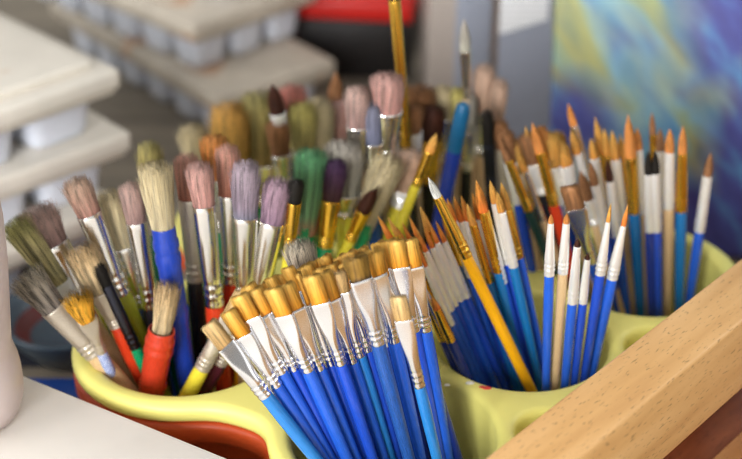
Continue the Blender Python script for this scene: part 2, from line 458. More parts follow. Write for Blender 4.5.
rounds([((441,212),(512,388),24,30,6,9,'round','amber','gold',S,'slate',.2),
        ((447,198),(505,388),24,56,6,9,'full','orange','bright',S,'blue',.1),
        ((454,196),(511,388),26,56,6,9,'full','orange','bright',S,'royal',.2),
        ((461,195),(516,388),26,56,6,9,'full','orange','bright',S,'sky',.1),
        ((467,203),(520,388),22,58,7,9,'full','amber','gold',S,'teal',-.1),
        ((472,192),(527,388),27,56,6,9,'full','orange','bright',S,'navy',.2),
        ((476,180),(527,386),32,60,9,11,'full','orange','gold',S,'teal',-.1),
        ((490,180),(535,386),23,60,7,10,'full','amber','bright',S,'royal',.0),
        ((497,191),(540,386),21,54,7,10,'full','amber','bright',S,'teal',-.1),
        ((501,182),(547,384),27,48,8,11,'full','amber','gold',S,'blue',.1),
        ((484,205),(530,388),20,58,6,9,'full','orange','bright',S,'royal',-.1)], 'C',
       '%s round paintbrush with soft orange head, %s from left in the middle cluster', 'soft orange rounds in the middle well', .1)
brush('round_paintbrush', (428,177), (530,388), 22, 64, 8, 12, 'full', 'white', 'round', 'gold', 'pencil', 'yellow', 'C',
      'long yellow paintbrush with whitish tip leaning across the blue handles', v=-.55)
rounds([((551,214),(546,386),9,50,5,10,'full','rust','bright',S,'blue',-.75),
        ((567,213),(555,386),10,48,6,10,'full','rust','bright',S,'wood',-.7),
        ((578,239),(565,384),7,55,6,10,'full','sable','bright',S,'blue',-.75),
        ((588,253),(574,384),6,42,5,9,'full','sable','bright',S,'royal',-.7),
        ((611,203),(584,377),19,51,4,10,'round','amber','bright',S,'royal',-.6),
        ((628,204),(593,367),22,52,5,11,'round','orange','bright',S,'blue',-.45)], 'C',
       '%s round paintbrush with long white ferrule, %s from left in the upright front fan', 'white ferrule rounds right of the middle', -.7)
brush('flat_paintbrush', (569,186), (603,300), 23, 54, 18, 11, 'flat', 'brown', 'flat', 'silver', 'slim', 'blue', 'D',
      'brown bristled flat paintbrush with silver ferrule among the white ferrule rounds', v=-1.4, lean=-.03, roll=-8)

# ------------------------------------------------------------------ right hand well (D)
rounds([((498,134),(545,250),28,52,7,10,'full','brown','gold',S,'bottle_green',.0), ((518,150),(546,228),22,50,7,9,'full','amber','silver',S,'wood',0),
        ((525,126),(552,225),31,66,7,9,'full','amber','gold',S,'wood',.1), ((532,122),(566,250),31,52,9,11,'full','rust','gold',S,'red',-.1),
        ((560,138),(583,240),27,46,13,11,'full','amber','bright',S,'wood',.1), ((568,103),(594,200),23,58,7,9,'full','rust','silver',S,'wood',.4),
        ((571,130),(600,240),24,56,8,10,'full','amber','bright',S,'blue',.3), ((580,170),(603,250),30,24,11,10,'full','brown','bright',S,'wood',-.2),
        ((590,161),(616,300),24,52,8,10,'full','brown','bright',S,'royal',-.2)], 'D',
       '%s round paintbrush leaning left out of the right well, %s from left', 'left-leaning rounds in the right well', 0)
rounds([((591,138),(620,308),20,62,8,10,'full','amber','bright',S,'royal',.2), ((595,117),(630,308),36,60,8,10,'full','amber','gold',S,'blue',.5),
        ((604,128),(624,308),27,64,8,10,'full','amber','gold',S,'royal',.4), ((607,158),(626,308),23,54,7,10,'full','sable','bright',S,'blue',-.1),
        ((612,130),(634,308),29,66,8,10,'full','amber','bright',S,'wood',.2), ((620,134),(640,308),27,66,7,9,'full','amber','gold',S,'teal',.4),
        ((628,114),(640,308),43,54,10,11,'full','rust','gold',S,'teal',.0), ((637,127),(645,308),22,62,8,10,'full','rust','bright',S,'wood',.2),
        ((648,150),(652,308),24,55,7,10,'full','soot','bright',S,'navy',-.2), ((655,149),(658,308),24,56,7,10,'full','soot','bright',S,'royal',-.2),
        ((652,112),(660,308),22,60,6,8,'full','brown','gold',S,'black',.6), ((660,128),(665,308),22,60,8,10,'full','brown','bright',S,'blue',.4),
        ((670,128),(667,310),24,54,8,11,'full','rust','bright',S,'wood',.0), ((683,126),(679,308),27,56,8,11,'full','rust','gold',S,'teal',.0),
        ((711,152),(690,296),24,54,8,10,'full','brown','bright',S,'blue',.1)], 'D',
       '%s round paintbrush standing upright in the right well, %s from left', 'upright rounds in the right well', 0)
tufts = [((504,128),'brown',12), ((515,138),'ochre',13), ((540,125),'rust',13), ((549,131),'amber',16), ((557,130),'amber',13), ((563,142),'amber',12), ((551,143),'ochre',18)]
for i, ((x, y), c, w) in enumerate(tufts):
    brush('round_paintbrush', (x, y), (x*.66+205, 300), 34, 40, w, 11, 'dome', c, 'round', 'bright', S, R.choice(['blue', 'wood', 'royal']), 'D',
          'blurred tan headed paintbrush deep behind the brass ferrules, %s from left' % ORD[i+1], 'blurred tan heads behind the right well', v=.6, roll=R.uniform(0, 360))
brush('mop_paintbrush', (526,131), (562,260), 32, 30, 17, 12, 'dome', 'brown', 'wide', 'bright', S, 'black', 'D',
      'brown domed paintbrush with pale rounded outline behind the brass ferrules', v=.3)

# ------------------------------------------------------------------ chubby and odd brushes, left well (A)
def ab(tip, p, lb, lf, w, hd, bk, bc, fk, fc, hk, hc, label, well='A', v=0, lean=0, roll=0, name='stout_paintbrush'):
    return brush(name, tip, p, lb, lf, w, hd, bk, bc, fk, fc, hk, hc, well, label, 'mixed brushes in the left wells' if well == 'A' else 'mixed brushes in the far wells', v=v, lean=lean, roll=roll)
ab((12,218),(106,345),80,20,19,18,'mop','olive','wide','whiteplastic','stout','wood','thick olive tipped bristle brush with white collar at far left', v=-.1)
ab((22,272),(106,367),47,60,22,18,'rag','grey','wide','dull','stout','wood','ragged grey bristle brush leaning out left below the olive one', v=-.25)
ab((74,291),(116,384),30,35,17,11,'wild','vivid_orange','flat','dull','slim','spotted','small brush with splayed bright orange bristles and paint spotted blue handle', v=-1.2, lean=-.02, roll=5)
ab((34,206),(128,382),42,130,24,20,'rag','mauve','wide','chrome','stout','red','mauve bristle brush with long silver ferrule and red handle, behind olive one', v=.4)
ab((78,244),(136,366),52,36,20,15,'rag','straw','wide','dull','stout','red','straw coloured fluffy brush with short ferrule between olive and pinkish ones', v=-.35)
ab((96,262),(142,362),26,66,10,11,'dome','soot','wide','dark','stout','green','narrow dark ferruled brush with green handle beside the straw one', v=-.45)
ab((74,176),(138,335),40,84,22,19,'dome','pinkbrown','wide','chrome','stout','lime','pinkish brown brush with broad bright ferrule and lime handle', v=.0)
ab((106,188),(150,330),60,60,22,18,'dome','cream','wide','chrome','stout','blue','cream brush half hidden behind the broad bright ferrule', v=.35)
ab((129,180),(157,345),42,84,18,17,'dome','mauve','wide','chrome','stout','black','mauve brown brush immediately left of the blue chubby one', v=.1)
ab((153,161),(188,385),66,0,21,23,'mop','cream','wide','chrome','chubby','blue_plastic','chubby brush with cream bristles and thick ringed blue handle', v=-.2)
ab((147,139),(178,388),62,30,20,17,'dome','moss','wide','dull','stout','green','grey olive brush rising behind the cream chubby one', v=.5)
ab((170,281),(152,388),49,0,17,26,'rag','straw','wide','chrome','chubby','red_plastic','short chubby brush with thick ringed red handle at the caddy rim', v=-.9, lean=.0)
ab((199,160),(219,345),45,98,20,19,'dome','pink','wide','chrome','stout','red','dusty pink domed brush with bright ferrule and red handle', v=-.1)
ab((186,152),(200,345),46,80,20,17,'dome','terracotta','wide','dull','stout','black','tan brush behind the dusty pink domed one', v=.4)
ab((227,142),(233,345),52,86,19,16,'dome','terracotta','wide','chrome','stout','red','terracotta brush with pale top right of the dusty pink one', v=.3)
ab((245,158),(246,340),58,86,22,19,'dome','purple','wide','chrome','stout','wood','wide purple grey brush with bright ferrule, left of two', v=.0)
ab((281,176),(252,330),46,84,22,20,'dome','plum','wide','chrome','stout','yellow','plum brush leaning right with broad bright ferrule', v=.05)
ab((243,292),(191,389),30,54,15,15,'flat','tan','flat','dull','stout','lemon','pale yellow handled brush leaning right beside the leftmost golden flats', v=-.75, roll=10)
ab((255,300),(205,389),30,40,14,14,'flat','tan','flat','dull','stout','maroon','maroon handled brush leaning right behind the pale yellow one', v=-.5)
ab((213,133),(226,300),44,50,22,18,'dome','rust','wide','chrome','stout','green','fuzzy orange brown brush behind the terracotta one', v=.8)
# centre (E)
ab((297,178),(288,260),24,42,12,11,'dome','soot','round','gold','slim','lemon','small round brush with black bristles and brass ferrule', 'A', v=.5, name='round_paintbrush')
ab((311,148),(303,275),76,0,20,18,'mop','green','wide','chrome','chubby','green','chubby brush with bright green bristles and green ringed handle', 'E', v=.0)
ab((337,158),(324,255),42,44,17,15,'dome','violetbrown','wide','gold','stout','green','violet brown brush with brass ferrule right of the green bristles', 'E', v=-.1)
ab((376,183),(345,252),30,30,13,11,'cat','sable','round','gold','slim','lemon','pointed dark brown brush curving right with yellow handle', 'E', v=-1.2, lean=-.02, name='round_paintbrush')
ab((297,239),(322,330),40,30,24,17,'dome','grey','wide','dull','stout','wood','fuzzy grey brown brush peeping over the golden flats', 'B', v=.95)
ab((343,138),(346,250),54,20,30,17,'dome','ash','wide','chrome','stout','lemon','wide ash grey brush with pale yellow handle', 'E', v=.4)
ab((393,154),(352,252),72,0,20,20,'rag','cream','wide','chrome','chubby','green','cream bristled chubby brush slanting right with green handle', 'E', v=.0)
ab((414,148),(392,245),40,16,26,20,'dome','fleshy','flat','bright','stout','lemon','pinkish flat brush with thin silver band behind the slanting cream one', 'E', v=.7)
ab((437,133),(404,215),20,34,9,10,'full','amber','round','gold','slim','lemon','slender amber tipped brush with brass ferrule leaning right', 'E', v=.4, name='round_paintbrush')
# far left (F)
ab((227,100),(240,230),66,40,30,18,'dome','ochre','wide','chrome','stout','yellow','big golden ochre brush in the far row', 'F', v=-.2)
ab((192,122),(215,250),52,40,24,16,'dome','cream','wide','chrome','stout','blue','blurred cream brush at the left end of the far row', 'F', v=0)
ab((257,89),(268,230),72,40,32,18,'dome','moss','wide','chrome','stout','green','big olive brush right of the golden ochre one', 'F', v=.0)
ab((272,83),(292,190),30,28,14,12,'full','sable','round','bright','slim','black','dark brown round brush with bright ferrule over the olive one', 'F', v=-.4, name='round_paintbrush')
ab((290,83),(300,200),48,40,24,16,'dome','salmon','wide','chrome','stout','blue','salmon pink brush in the far row', 'F', v=.4)
ab((301,101),(308,210),48,40,22,16,'dome','khaki','wide','chrome','stout','green','khaki brush right below the salmon pink one', 'F', v=.0)
ab((319,95),(320,220),66,40,24,16,'dome','cream','wide','chrome','stout','red','tall cream brush in the far row beside the khaki one', 'F', v=.2)
ab((276,118),(290,220),36,30,18,14,'dome','brown','wide','chrome','stout','wood','brown brush below the bright ferrule of the dark round one', 'F', v=-.5)
ab((336,71),(334,180),30,40,14,11,'full','brown','round','bright','slim','wood','brown pointed brush standing tallest in the far middle', 'F', v=.9, name='round_paintbrush')
ab((341,98),(338,200),42,40,22,14,'dome','pink','wide','chrome','stout','blue','blurred pink brush right of the tall cream one', 'F', v=.5)
# far right (G)
ab((357,84),(358,200),42,40,20,14,'dome','mauve','wide','chrome','stout','wood','blurred mauve brush behind the pink one', 'E', v=.8)
ab((372,99),(374,200),44,40,17,14,'dome','bluegrey','wide','chrome','stout','blue','blue grey brush in the far middle', 'E', v=.8)
ab((387,71),(388,190),40,46,26,16,'dome','pink','wide','chrome','stout','wood','pale rounded brush below the tall brass ferrule', 'E', v=.9)
ab((394,98),(396,200),30,52,24,17,'dome','sable','wide','chrome','stout','blue','dark haired brush with wide shiny ferrule in the far middle', 'G', v=.0)
ab((411,104),(414,200),26,50,18,15,'dome','brown','flat','bright','stout','wood','brown brush with streaked bright ferrule beside the shiny one', 'G', v=.1)
ab((420,83),(420,200),50,40,25,16,'dome','brown','wide','chrome','stout','black','large brown brush in the far right well', 'G', v=.6)
ab((434,104),(428,200),36,40,18,14,'dome','sable','wide','gold','stout','black','dark brown brush beside the teal topped handle', 'G', v=.3)
ab((441,84),(448,200),34,40,17,14,'dome','cream','wide','chrome','stout','wood','blurred cream brush behind the dark brown pair', 'G', v=.8)
ab((455,86),(458,200),34,40,16,14,'dome','khaki','wide','chrome','stout','wood','blurred khaki brush behind the teal topped handle', 'G', v=.8)
ab((486,62),(478,200),50,40,17,13,'dome','fleshy','wide','chrome','stout','wood','tallest pale pinkish brush at the far right', 'G', v=.9)
ab((500,76),(486,200),50,40,15,12,'dome','fleshy','wide','chrome','stout','wood','shorter pale pinkish brush right of the tallest', 'G', v=.8)
ab((470,92),(466,190),40,36,12,12,'dome','ash','wide','chrome','slim','black','ash grey narrow brush behind the blue handle', 'G', v=.7)
ab((486,108),(492,200),36,40,10,12,'dome','soot','round','dark','slim','black','black narrow brush left of the right well', 'G', v=.0)
ab((500,118),(505,200),30,40,12,12,'dome','brown','round','dull','slim','wood','brown brush beside the black narrow one', 'G', v=.1)

ab((464,18),(469,150),32,46,10,9,'full','ash','round','chrome','slim','wood','slender brush with shining ferrule rising before the grey cabinet', 'G', v=.7)
# a blue handle standing upside down (handle end up)
c, B, T, ov = solve((464,103), (446,192), 'G', -.4, 0, .003)
r_ = empty('upturned_paintbrush', B); ax = (T-B).normalized(); L = (T-B).length
r_.rotation_euler = ax.to_track_quat('Z', 'Y').to_euler()
tag(r_, 'upturned paintbrush showing its blue handle with teal end in the far row', 'paintbrush')
dia = 16*proj(T)[2]/FPX
h = link_mesh('handle', mesh_from('upturned_handle', *lathe([(.30, .12), (.42, .2), (.5, .5), (.5, .8), (.5, .83)], 20)), None, r_); setm(h, M['h_navy']); h.scale = (dia, dia, L)
e_ = link_mesh('handle_end', mesh_from('upturned_end', *lathe([(.5, .83), (.505, .9), (.49, .96), (.42, .99), (.2, 1.0), (.02, 1.002)], 20)), None, r_); setm(e_, M['h_peacock']); e_.scale = (dia, dia, L)
b_ = link_mesh('bristles', mesh_from('upturned_bristles', *lathe([(.05, 0), (.26, .02), (.30, .12)], 20)), None, r_); setm(b_, M['b_tan']); b_.scale = (dia, dia, L)
# very tall brass ferruled brush leaving the frame
ab_t = at_Y(390, -52, .80); 
tall = brush('round_paintbrush', (389,-62), (403,98), 62, 150, 10, 10, 'full', 'sable', 'round', 'gold', 'slim', 'black', 'G',
             'very tall paintbrush with long brass ferrule reaching out of the picture', v=-.2)

# ------------------------------------------------------------------ the caddy
FILL = at_z(259, 393, TOP)
def sdf(x, y, extra=0.0125):
    k = .022
    d = None
    for (cx, cy, r) in list(WELLS.values()) + [(s.x, s.y, .017) for s in SMALL] + [(FILL.x, FILL.y, .0045)]:
        q = math.hypot(x-cx, y-cy)-(r+extra)
        if d is None: d = q
        else:
            h = max(k-abs(d-q), 0)/k; d = min(d, q)-h*h*k/4
    return d
def contour():
    x0, x1, y0, y1, n = -.24, .30, .48, .96, 150
    dx = (x1-x0)/n; m = int((y1-y0)/dx)
    g = [[sdf(x0+i*dx, y0+j*dx) for i in range(n+1)] for j in range(m+1)]
    nxt = {}
    def ip(a, b, pa, pb):
        t = a/(a-b); return (pa[0]+(pb[0]-pa[0])*t, pa[1]+(pb[1]-pa[1])*t)
    segs = []
    for j in range(m):
        for i in range(n):
            P = [(x0+i*dx, y0+j*dx), (x0+(i+1)*dx, y0+j*dx), (x0+(i+1)*dx, y0+(j+1)*dx), (x0+i*dx, y0+(j+1)*dx)]
            V = [g[j][i], g[j][i+1], g[j+1][i+1], g[j+1][i]]
            K = [('h', j, i), ('v', j, i+1), ('h', j+1, i), ('v', j, i)]
            cr = []
            for e in range(4):
                a, b = V[e], V[(e+1) % 4]
                if (a < 0) != (b < 0): cr.append((K[e], ip(a, b, P[e], P[(e+1) % 4])))
            if len(cr) == 2: segs.append(cr)
            elif len(cr) == 4: segs.append(cr[:2]); segs.append(cr[2:])
    adj = {}; pos = {}
    for (k1, p1), (k2, p2) in segs:
        adj.setdefault(k1, []).append(k2); adj.setdefault(k2, []).append(k1); pos[k1] = p1; pos[k2] = p2
    loops, seen = [], set()
    for k in adj:
        if k in seen: continue
        lp, cur, prev = [], k, None
        while cur not in seen:
            seen.add(cur); lp.append(pos[cur])
            ns = [q for q in adj[cur] if q != prev and q not in seen]
            if not ns: break
            prev, cur = cur, ns[0]
        loops.append(lp)
    loops.sort(key=len, reverse=True)
    inner = [l for l in loops[1:] if len(l) > 8]
    return loops[0], inner
outline, inner_gaps = contour()
# resample evenly, orient CCW
def resample(lp, n):
    L = [0]; 
    for i in range(len(lp)): a, b = lp[i], lp[(i+1) % len(lp)]; L.append(L[-1]+math.hypot(a[0]-b[0], a[1]-b[1]))
    out = []; j = 0
    for k in range(n):
        t = L[-1]*k/n
        while L[j+1] < t: j += 1
        a, b = lp[j], lp[(j+1) % len(lp)]; u = (t-L[j])/max(1e-9, L[j+1]-L[j])
        out.append((a[0]+(b[0]-a[0])*u, a[1]+(b[1]-a[1])*u))
    ar = sum(out[i][0]*out[(i+1) % n][1]-out[(i+1) % n][0]*out[i][1] for i in range(n))
    return out if ar > 0 else out[::-1]
NO = 320
outline = resample(outline, NO)
def smooth_loop(lp, it=4):
    n = len(lp)
    for _ in range(it): lp = [((lp[i-1][0]+2*lp[i][0]+lp[(i+1) % n][0])/4, (lp[i-1][1]+2*lp[i][1]+lp[(i+1) % n][1])/4) for i in range(n)]
    return lp
outline = smooth_loop(outline)
def normals(lp):
    n = len(lp); out = []
    for i in range(n):
        a, b = lp[i-2], lp[(i+2) % n]; tx, ty = b[0]-a[0], b[1]-a[1]; l = math.hypot(tx, ty)
        out.append((ty/l, -tx/l))
    return out
ON = normals(outline)
def off(d, z): return [(p[0]+n_[0]*d, p[1]+n_[1]*d, z) for p, n_ in zip(outline, ON)]

yellow = gloss('yellow_plastic', (236, 228, 128), .42, spec=.4, var=.03, bump=.1, bscale=900)
nty = yellow.node_tree
redp = gloss('red_plastic_tray', (208, 82, 36), .4, spec=.4, var=.04)
bm = bmesh.new()
def add_loop(pts): return [bm.verts.new(p) for p in pts]
def bridge(a, b):
    n = len(a)
    for i in range(n): bm.faces.new((a[i], a[(i+1) % n], b[(i+1) % n], b[i]))
def close_edges(l): return [bm.edges.get((l[i], l[(i+1) % len(l)])) or bm.edges.new((l[i], l[(i+1) % len(l)])) for i in range(len(l))]
# outer lip
RL = .0055
prof = [(-RL+RL*sin(a), TOP-RL+RL*cos(a)) for a in [i*PI/2/6 for i in range(7)]] + [(0.0, TOP-.0085), (-.0006, TOP-.0105), (-.0025, TOP-.0118), (-.0060, TOP-.0120)]
lo = [add_loop(off(d, z)) for d, z in prof]
for a, b in zip(lo, lo[1:]): bridge(b, a)
edges = close_edges(lo[0])
def well(cx, cy, r, zf, n=72):
    rl = .0045
    pr = [(r+rl-rl*sin(a), TOP-rl+rl*cos(a)) for a in [i*PI/2/5 for i in range(6)]]
    pr += [(r-.0005, TOP-.02), (r-.0035, zf+.008), (r-.006, zf+.002), (r-.011, zf)]
    ls = [add_loop([(cx+q*cos(2*PI*j/n), cy+q*sin(2*PI*j/n), z) for j in range(n)]) for q, z in pr]
    for a, b in zip(ls, ls[1:]): bridge(a, b)
    bm.faces.new(ls[-1])
    return close_edges(ls[0])
for (cx, cy, r) in WELLS.values(): edges += well(cx, cy, r, FLOORZ-.002)
for s in SMALL: edges += well(s.x, s.y, .0175, .03, 40)
bmesh.ops.triangle_fill(bm, use_beauty=True, use_dissolve=False, edges=edges)
bmesh.ops.recalc_face_normals(bm, faces=bm.faces[:])
me = bpy.data.meshes.new('yellow_caddy'); bm.to_mesh(me); bm.free(); me.shade_smooth(); me.set_sharp_from_angle(angle=math.radians(60))
cad = link_mesh('brush_caddy', me, yellow); tag(cad, 'yellow plastic caddy with round wells holding all the paintbrushes', 'brush holder')
# specks of red and white paint stuck to the deck
for (px, py, s, mname, col) in [(487, 388, .0016, 'red_dab', (206, 60, 50)), (482, 387, .0011, 'red_dab', (206, 60, 50)), (470, 383, .0015, 'white_dab', (238, 236, 226)), (447, 385, .0010, 'white_dab', (238, 236, 226))]:
    P = at_z(px, py, TOP)
    vs, fs = lathe([(s, -.0002), (s*.95, .0002), (s*.5, .0004), (.00005, .00045)], 12)
    vs = [(x*1.7, y, z) for x, y, z in vs]
    o = link_mesh('paint_dab', mesh_from('dab', vs, fs), bpy.data.materials.get(mname) or gloss(mname, col, .4), cad); o.location = P
    o['label'] = 'dried dab of %s paint' % ('red' if col[0] < 230 else 'white')
# red tray below: hollow shell following the same outline
prof = [(-.0100, TOP-.0125), (-.0035, TOP-.0125), (-.0012, TOP-.0135), (0, TOP-.016), (0, TOP-.023), (-.0015, TOP-.0265), (-.004, TOP-.0285), (-.0075, TOP-.030), (-.0085, .05), (-.0085, .004), (-.009, .001),
        (-.0105, .001), (-.0105, .05), (-.0105, TOP-.014)]
rings = [off(d, z) for d, z in prof]
vs, fs = loft(rings, False, False)
n_ = NO
fs += [((len(prof)-1)*n_+j, (len(prof)-1)*n_+(j+1) % n_, (j+1) % n_, j) for j in range(n_)]
red = link_mesh('red_tray', mesh_from('red_tray', vs, fs), redp); tag(red, 'orange red plastic tray nested under the yellow caddy', 'tray')

# ------------------------------------------------------------------ wooden beam lying across the right corner
beech = wood('beech', (196, 146, 88), (212, 164, 104), (224, 178, 120), (1.2, 10, 10), .42, 7)
z_t = .153
P0 = at_z(483, 459, z_t); P1 = at_z(700, 290, z_t); P2 = at_z(578, 459, z_t)
d = (P1-P0); d.z = 0; d.normalize(); nrm = Vector((d.y, -d.x, 0))
wd = (P2-P0).dot(nrm)
ang = math.atan2(d.y, d.x)
LB, LA = .05, .45
beam = box('beam', (-LB, -wd, -.0508), (LA, 0, 0), beech, .0018, seg=3)
beam.location = P0; beam.rotation_euler.z = ang
beam.name = 'wooden_bar'
tag(beam, 'pale beech wooden bar crossing the lower right corner in front', 'wooden bar')
walnut = wood('red_brown_wood', (112, 58, 34), (138, 76, 44), (160, 94, 58), (1.2, 10, 10), .4, 7)
b2 = box('wooden_board', (.10, -.15, -z_t+.0005), (.44, -.002, -.093), walnut, .002, seg=3)
b2.location = P0; b2.rotation_euler.z = ang
tag(b2, 'red brown wooden board below the pale bar in the bottom right corner', 'wooden board')
b3 = box('wooden_lath', (.10, -.12, -.0928), (.44, -.031, -.086), wood('tan_wood', (150, 98, 54), (170, 116, 68), (184, 130, 80), (1.2, 10, 10), .42, 7), .001)
b3.location = P0; b3.rotation_euler.z = ang
tag(b3, 'thin tan wooden lath lying on the red brown board at the corner', 'wooden lath')
post = box('support_block', (LA-.06, -.030, -.0925), (LA-.01, -.003, -.0512), beech, .001); post.location = P0; post.rotation_euler.z = ang
tag(post, 'beech block holding up the far end of the pale bar', 'wooden block')

# ------------------------------------------------------------------ white box and bottle, lower left
white = gloss('white_card', (253, 248, 238), .55, spec=.3, var=.015)
E0 = at_z(20, 374, .10); E1 = at_z(230, 459, .10)
ed = (E1-E0).normalized(); a = math.atan2(ed.y, ed.x)
wb = empty('white_bench', E0, a)
tag(wb, 'plain white flat bench top in the lower left, before the yellow caddy', 'bench')
box('bench_top', (-.11, -.80, -.022), (.80, 0, 0), white, .0012, wb, seg=2)  # stretched far out of view so the ferrules reflect white
for lx in (-.10, .74):
    for ly in (-.30, -.03): box('leg', (lx, ly-.02, -.0996), (lx+.04, ly+.02, -.0222), white, .001, wb)
bot = gloss('translucent_white_plastic', (204, 188, 184), .38, spec=.4, var=.04)
bot.node_tree.nodes['Principled BSDF'].inputs['Subsurface Weight'].default_value = .15
bot.node_tree.nodes['Principled BSDF'].inputs['Subsurface Radius'].default_value = (.01, .008, .008)
bc = at_z(-42, 412, .10)
br = empty('plastic_bottle', (bc.x, bc.y, .10)); tag(br, 'pale pinkish plastic bottle cut by the left edge, standing on the white box', 'bottle')
k = .0365
k = .0362
prof = [(.02, .0003), (k*.78, .0004), (k*.92, .003), (k*.985, .010), (k, .018), (k*.995, .025), (k*.98, .030), (k*.955, .034), (.0335, .0385), (.0332, .042), (.0352, .066), (.0372, .09), (.0380, .115), (.037, .135), (.033, .150), (.025, .158), (.0135, .163), (.013, .17)]
link_mesh('bottle_body', mesh_from('bottle_body', *lathe(prof, 64)), bot, br)
link_mesh('cap', mesh_from('bottle_cap', *lathe([(.0145, .165), (.015, .166), (.015, .185), (.0135, .188), (.004, .1885)], 40)), gloss('white_cap', (235, 235, 235), .35), br)

# ------------------------------------------------------------------ table, floor, wall
tabm = wood('grey_table_wood', (118, 108, 96), (146, 136, 120), (168, 156, 138), (1, 8, 8), .5, 5, pores=False)
tt = empty('work_table', (0, 0, 0)); tag(tt, 'grey brown wooden work table everything stands on', 'table')
box('tabletop', (-1.0, .10, -.035), (1.0, 1.75, 0), tabm, .004, tt)
for sx in (-.93, .93):
    for sy in (.17, 1.68): box('leg', (sx-.03, sy-.03, -.75), (sx+.03, sy+.03, -.0352), tabm, .003, tt)
struct(box('floor', (-3, -2, -.80), (3, 3.2, -.75), gloss('floor_lino', (150, 146, 138), .5, var=.08)))
struct(box('wall_back', (-3, 3.2, -.75), (3, 3.3, 2.2), gloss('wall_paint', (206, 202, 194), .8)))

# ------------------------------------------------------------------ paint trays, left
traym = gloss('tray_plastic', (232, 225, 212), .45, var=.03, spots=(220, 200, 178), spot_amt=.66, spot_scale=14)
traym2 = gloss('tray_plastic_grey', (208, 198, 182), .5, var=.08, spots=(200, 168, 140), spot_amt=.6, spot_scale=16)
cupm = gloss('cup_plastic', (222, 228, 240), .45)
def tray(corner, rz, z, LX, LY, nx, ny, cup, label, mat, lid=False):
    """palette tray: rimmed slab on a raft of paint cups. corner = right-front corner; slab runs along -x' and +y'"""
    r = empty('paint_tray', (corner[0], corner[1], z), rz); tag(r, label, 'paint tray', 'stacked white paint trays')
    bm = bmesh.new(); box_bm(bm, (-LX, 0, -.016), (0, LY, 0), .004, None, 3)
    box_bm(bm, (-LX+.004, .004, -.0195), (-.004, LY-.004, -.014), .001)
    if lid: box_bm(bm, (-LX+.014, .014, -.001), (-.014, LY-.014, .0065), .003, None, 3)
    me = bpy.data.meshes.new('tray_slab'); bm.to_mesh(me); bm.free(); me.shade_smooth(); me.set_sharp_from_angle(angle=math.radians(50))
    link_mesh('slab', me, mat, r)
    hgt = .0325
    sxp = (LX-.02)/nx; syp = (LY-.02)/ny
    for i in range(nx):
        for j in range(ny):
            if 0 < i < nx-1 and 0 < j < ny-1: continue
            cx = -.01-sxp*(i+.5); cy = .01+syp*(j+.5)
            hw, hh = sxp*.44, syp*.44
            rings = []
            for zz, s in ((-.0193, 1.04), (-.021, 1.0), (-.0193-hgt*.8, .86), (-.0193-hgt*.95, .80), (-.0190-hgt*.985, .70)):
                ring = []
                for q in range(32):
                    x, y = superpt(2*PI*q/32+.01, 2*hw*s, 2*hh*s, 5); ring.append((cx+x, cy+y, zz))
                rings.append(ring)
            vs, fs = loft(rings); fs = [tuple(reversed(f)) for f in fs]
            link_mesh('cup', mesh_from('cup', vs, fs), cup, r)
Rz45 = math.radians(45)
c1 = at_Y(121, 70, .95)
for i, (dx, dr, lb_) in enumerate([(0, 0, 'topmost tray of the near left stack, with flat stained lid'), (.003, -2, 'middle tray of the near left stack of white paint trays'), (-.006, 3, 'bottom tray of the near left stack of white paint trays')]):
    tray((c1.x+dx, c1.y+dx), Rz45+math.radians(dr), .1545-.0515*i, .34, .34, 5, 5, cupm, 'white paint tray, '+lb_ if i else 'white '+lb_, traym if i != 1 else traym, lid=(i == 0))
c2 = at_z(193, 24, .106)
# corner facing the camera: rotate so that the +y' edge goes right-back and the -x' edge goes left-back
for i, (dx, dy, dr, lb_) in enumerate([(0, 0, 0, 'upper tray of the far stack behind, with cups showing below its rim'), (.020, -.032, -6, 'lower tray of the far stack, its rim reaching above the brushes')]):
    tray((c2.x+dx, c2.y+dy), math.radians(-45+dr), .1045-.0525*i, .30, .15-.02*i, 6, 3, cupm, 'white paint tray, '+lb_, traym2 if i else traym2)
# extra tray piled on the far stack, leaving the frame at the top
tray((c2.x+.03, c2.y+.04), math.radians(-42), .157, .30, .16, 6, 3, cupm, 'white paint tray on top of the far stack, cut by the upper edge', traym)

# blurred things left
box_dark = gloss('navy_cloth', (52, 54, 68), .8, var=.2)
o = box('navy_cloth', (-.46, .80, .0003), (-.165, .945, .0015), box_dark, .0004); tag(o, 'dark navy cloth spread on the table under the near trays', 'cloth')
o = box('blue_box', (-.25, .700, .0003), (-.178, .765, .018), gloss('blue_box_plastic', (30, 70, 150), .4), .003, seg=3); tag(o, 'flat blue plastic box left of the yellow caddy', 'box')
o.rotation_euler.z = 0
bw = empty('paint_bowl', (-.205, .818, .0016)); tag(bw, 'round grey blue bowl with dried red paint inside, behind the blue box', 'bowl')
link_mesh('bowl_body', mesh_from('bowl', *lathe([(.022, 0), (.026, .001), (.040, .02), (.046, .031), (.0465, .033), (.044, .0335), (.040, .030), (.034, .016)], 48)), gloss('bowl_blue_grey', (66, 84, 98), .35), bw)
o = link_mesh('dried_paint', mesh_from('bowl_paint', *lathe([(.0405, .0290), (.0385, .0262), (.034, .0165), (.02, .0155), (.0005, .015)], 48, False, False)), gloss('dried_red', (112, 34, 30), .5, var=.2), bw); o['label'] = 'dried dark red paint'

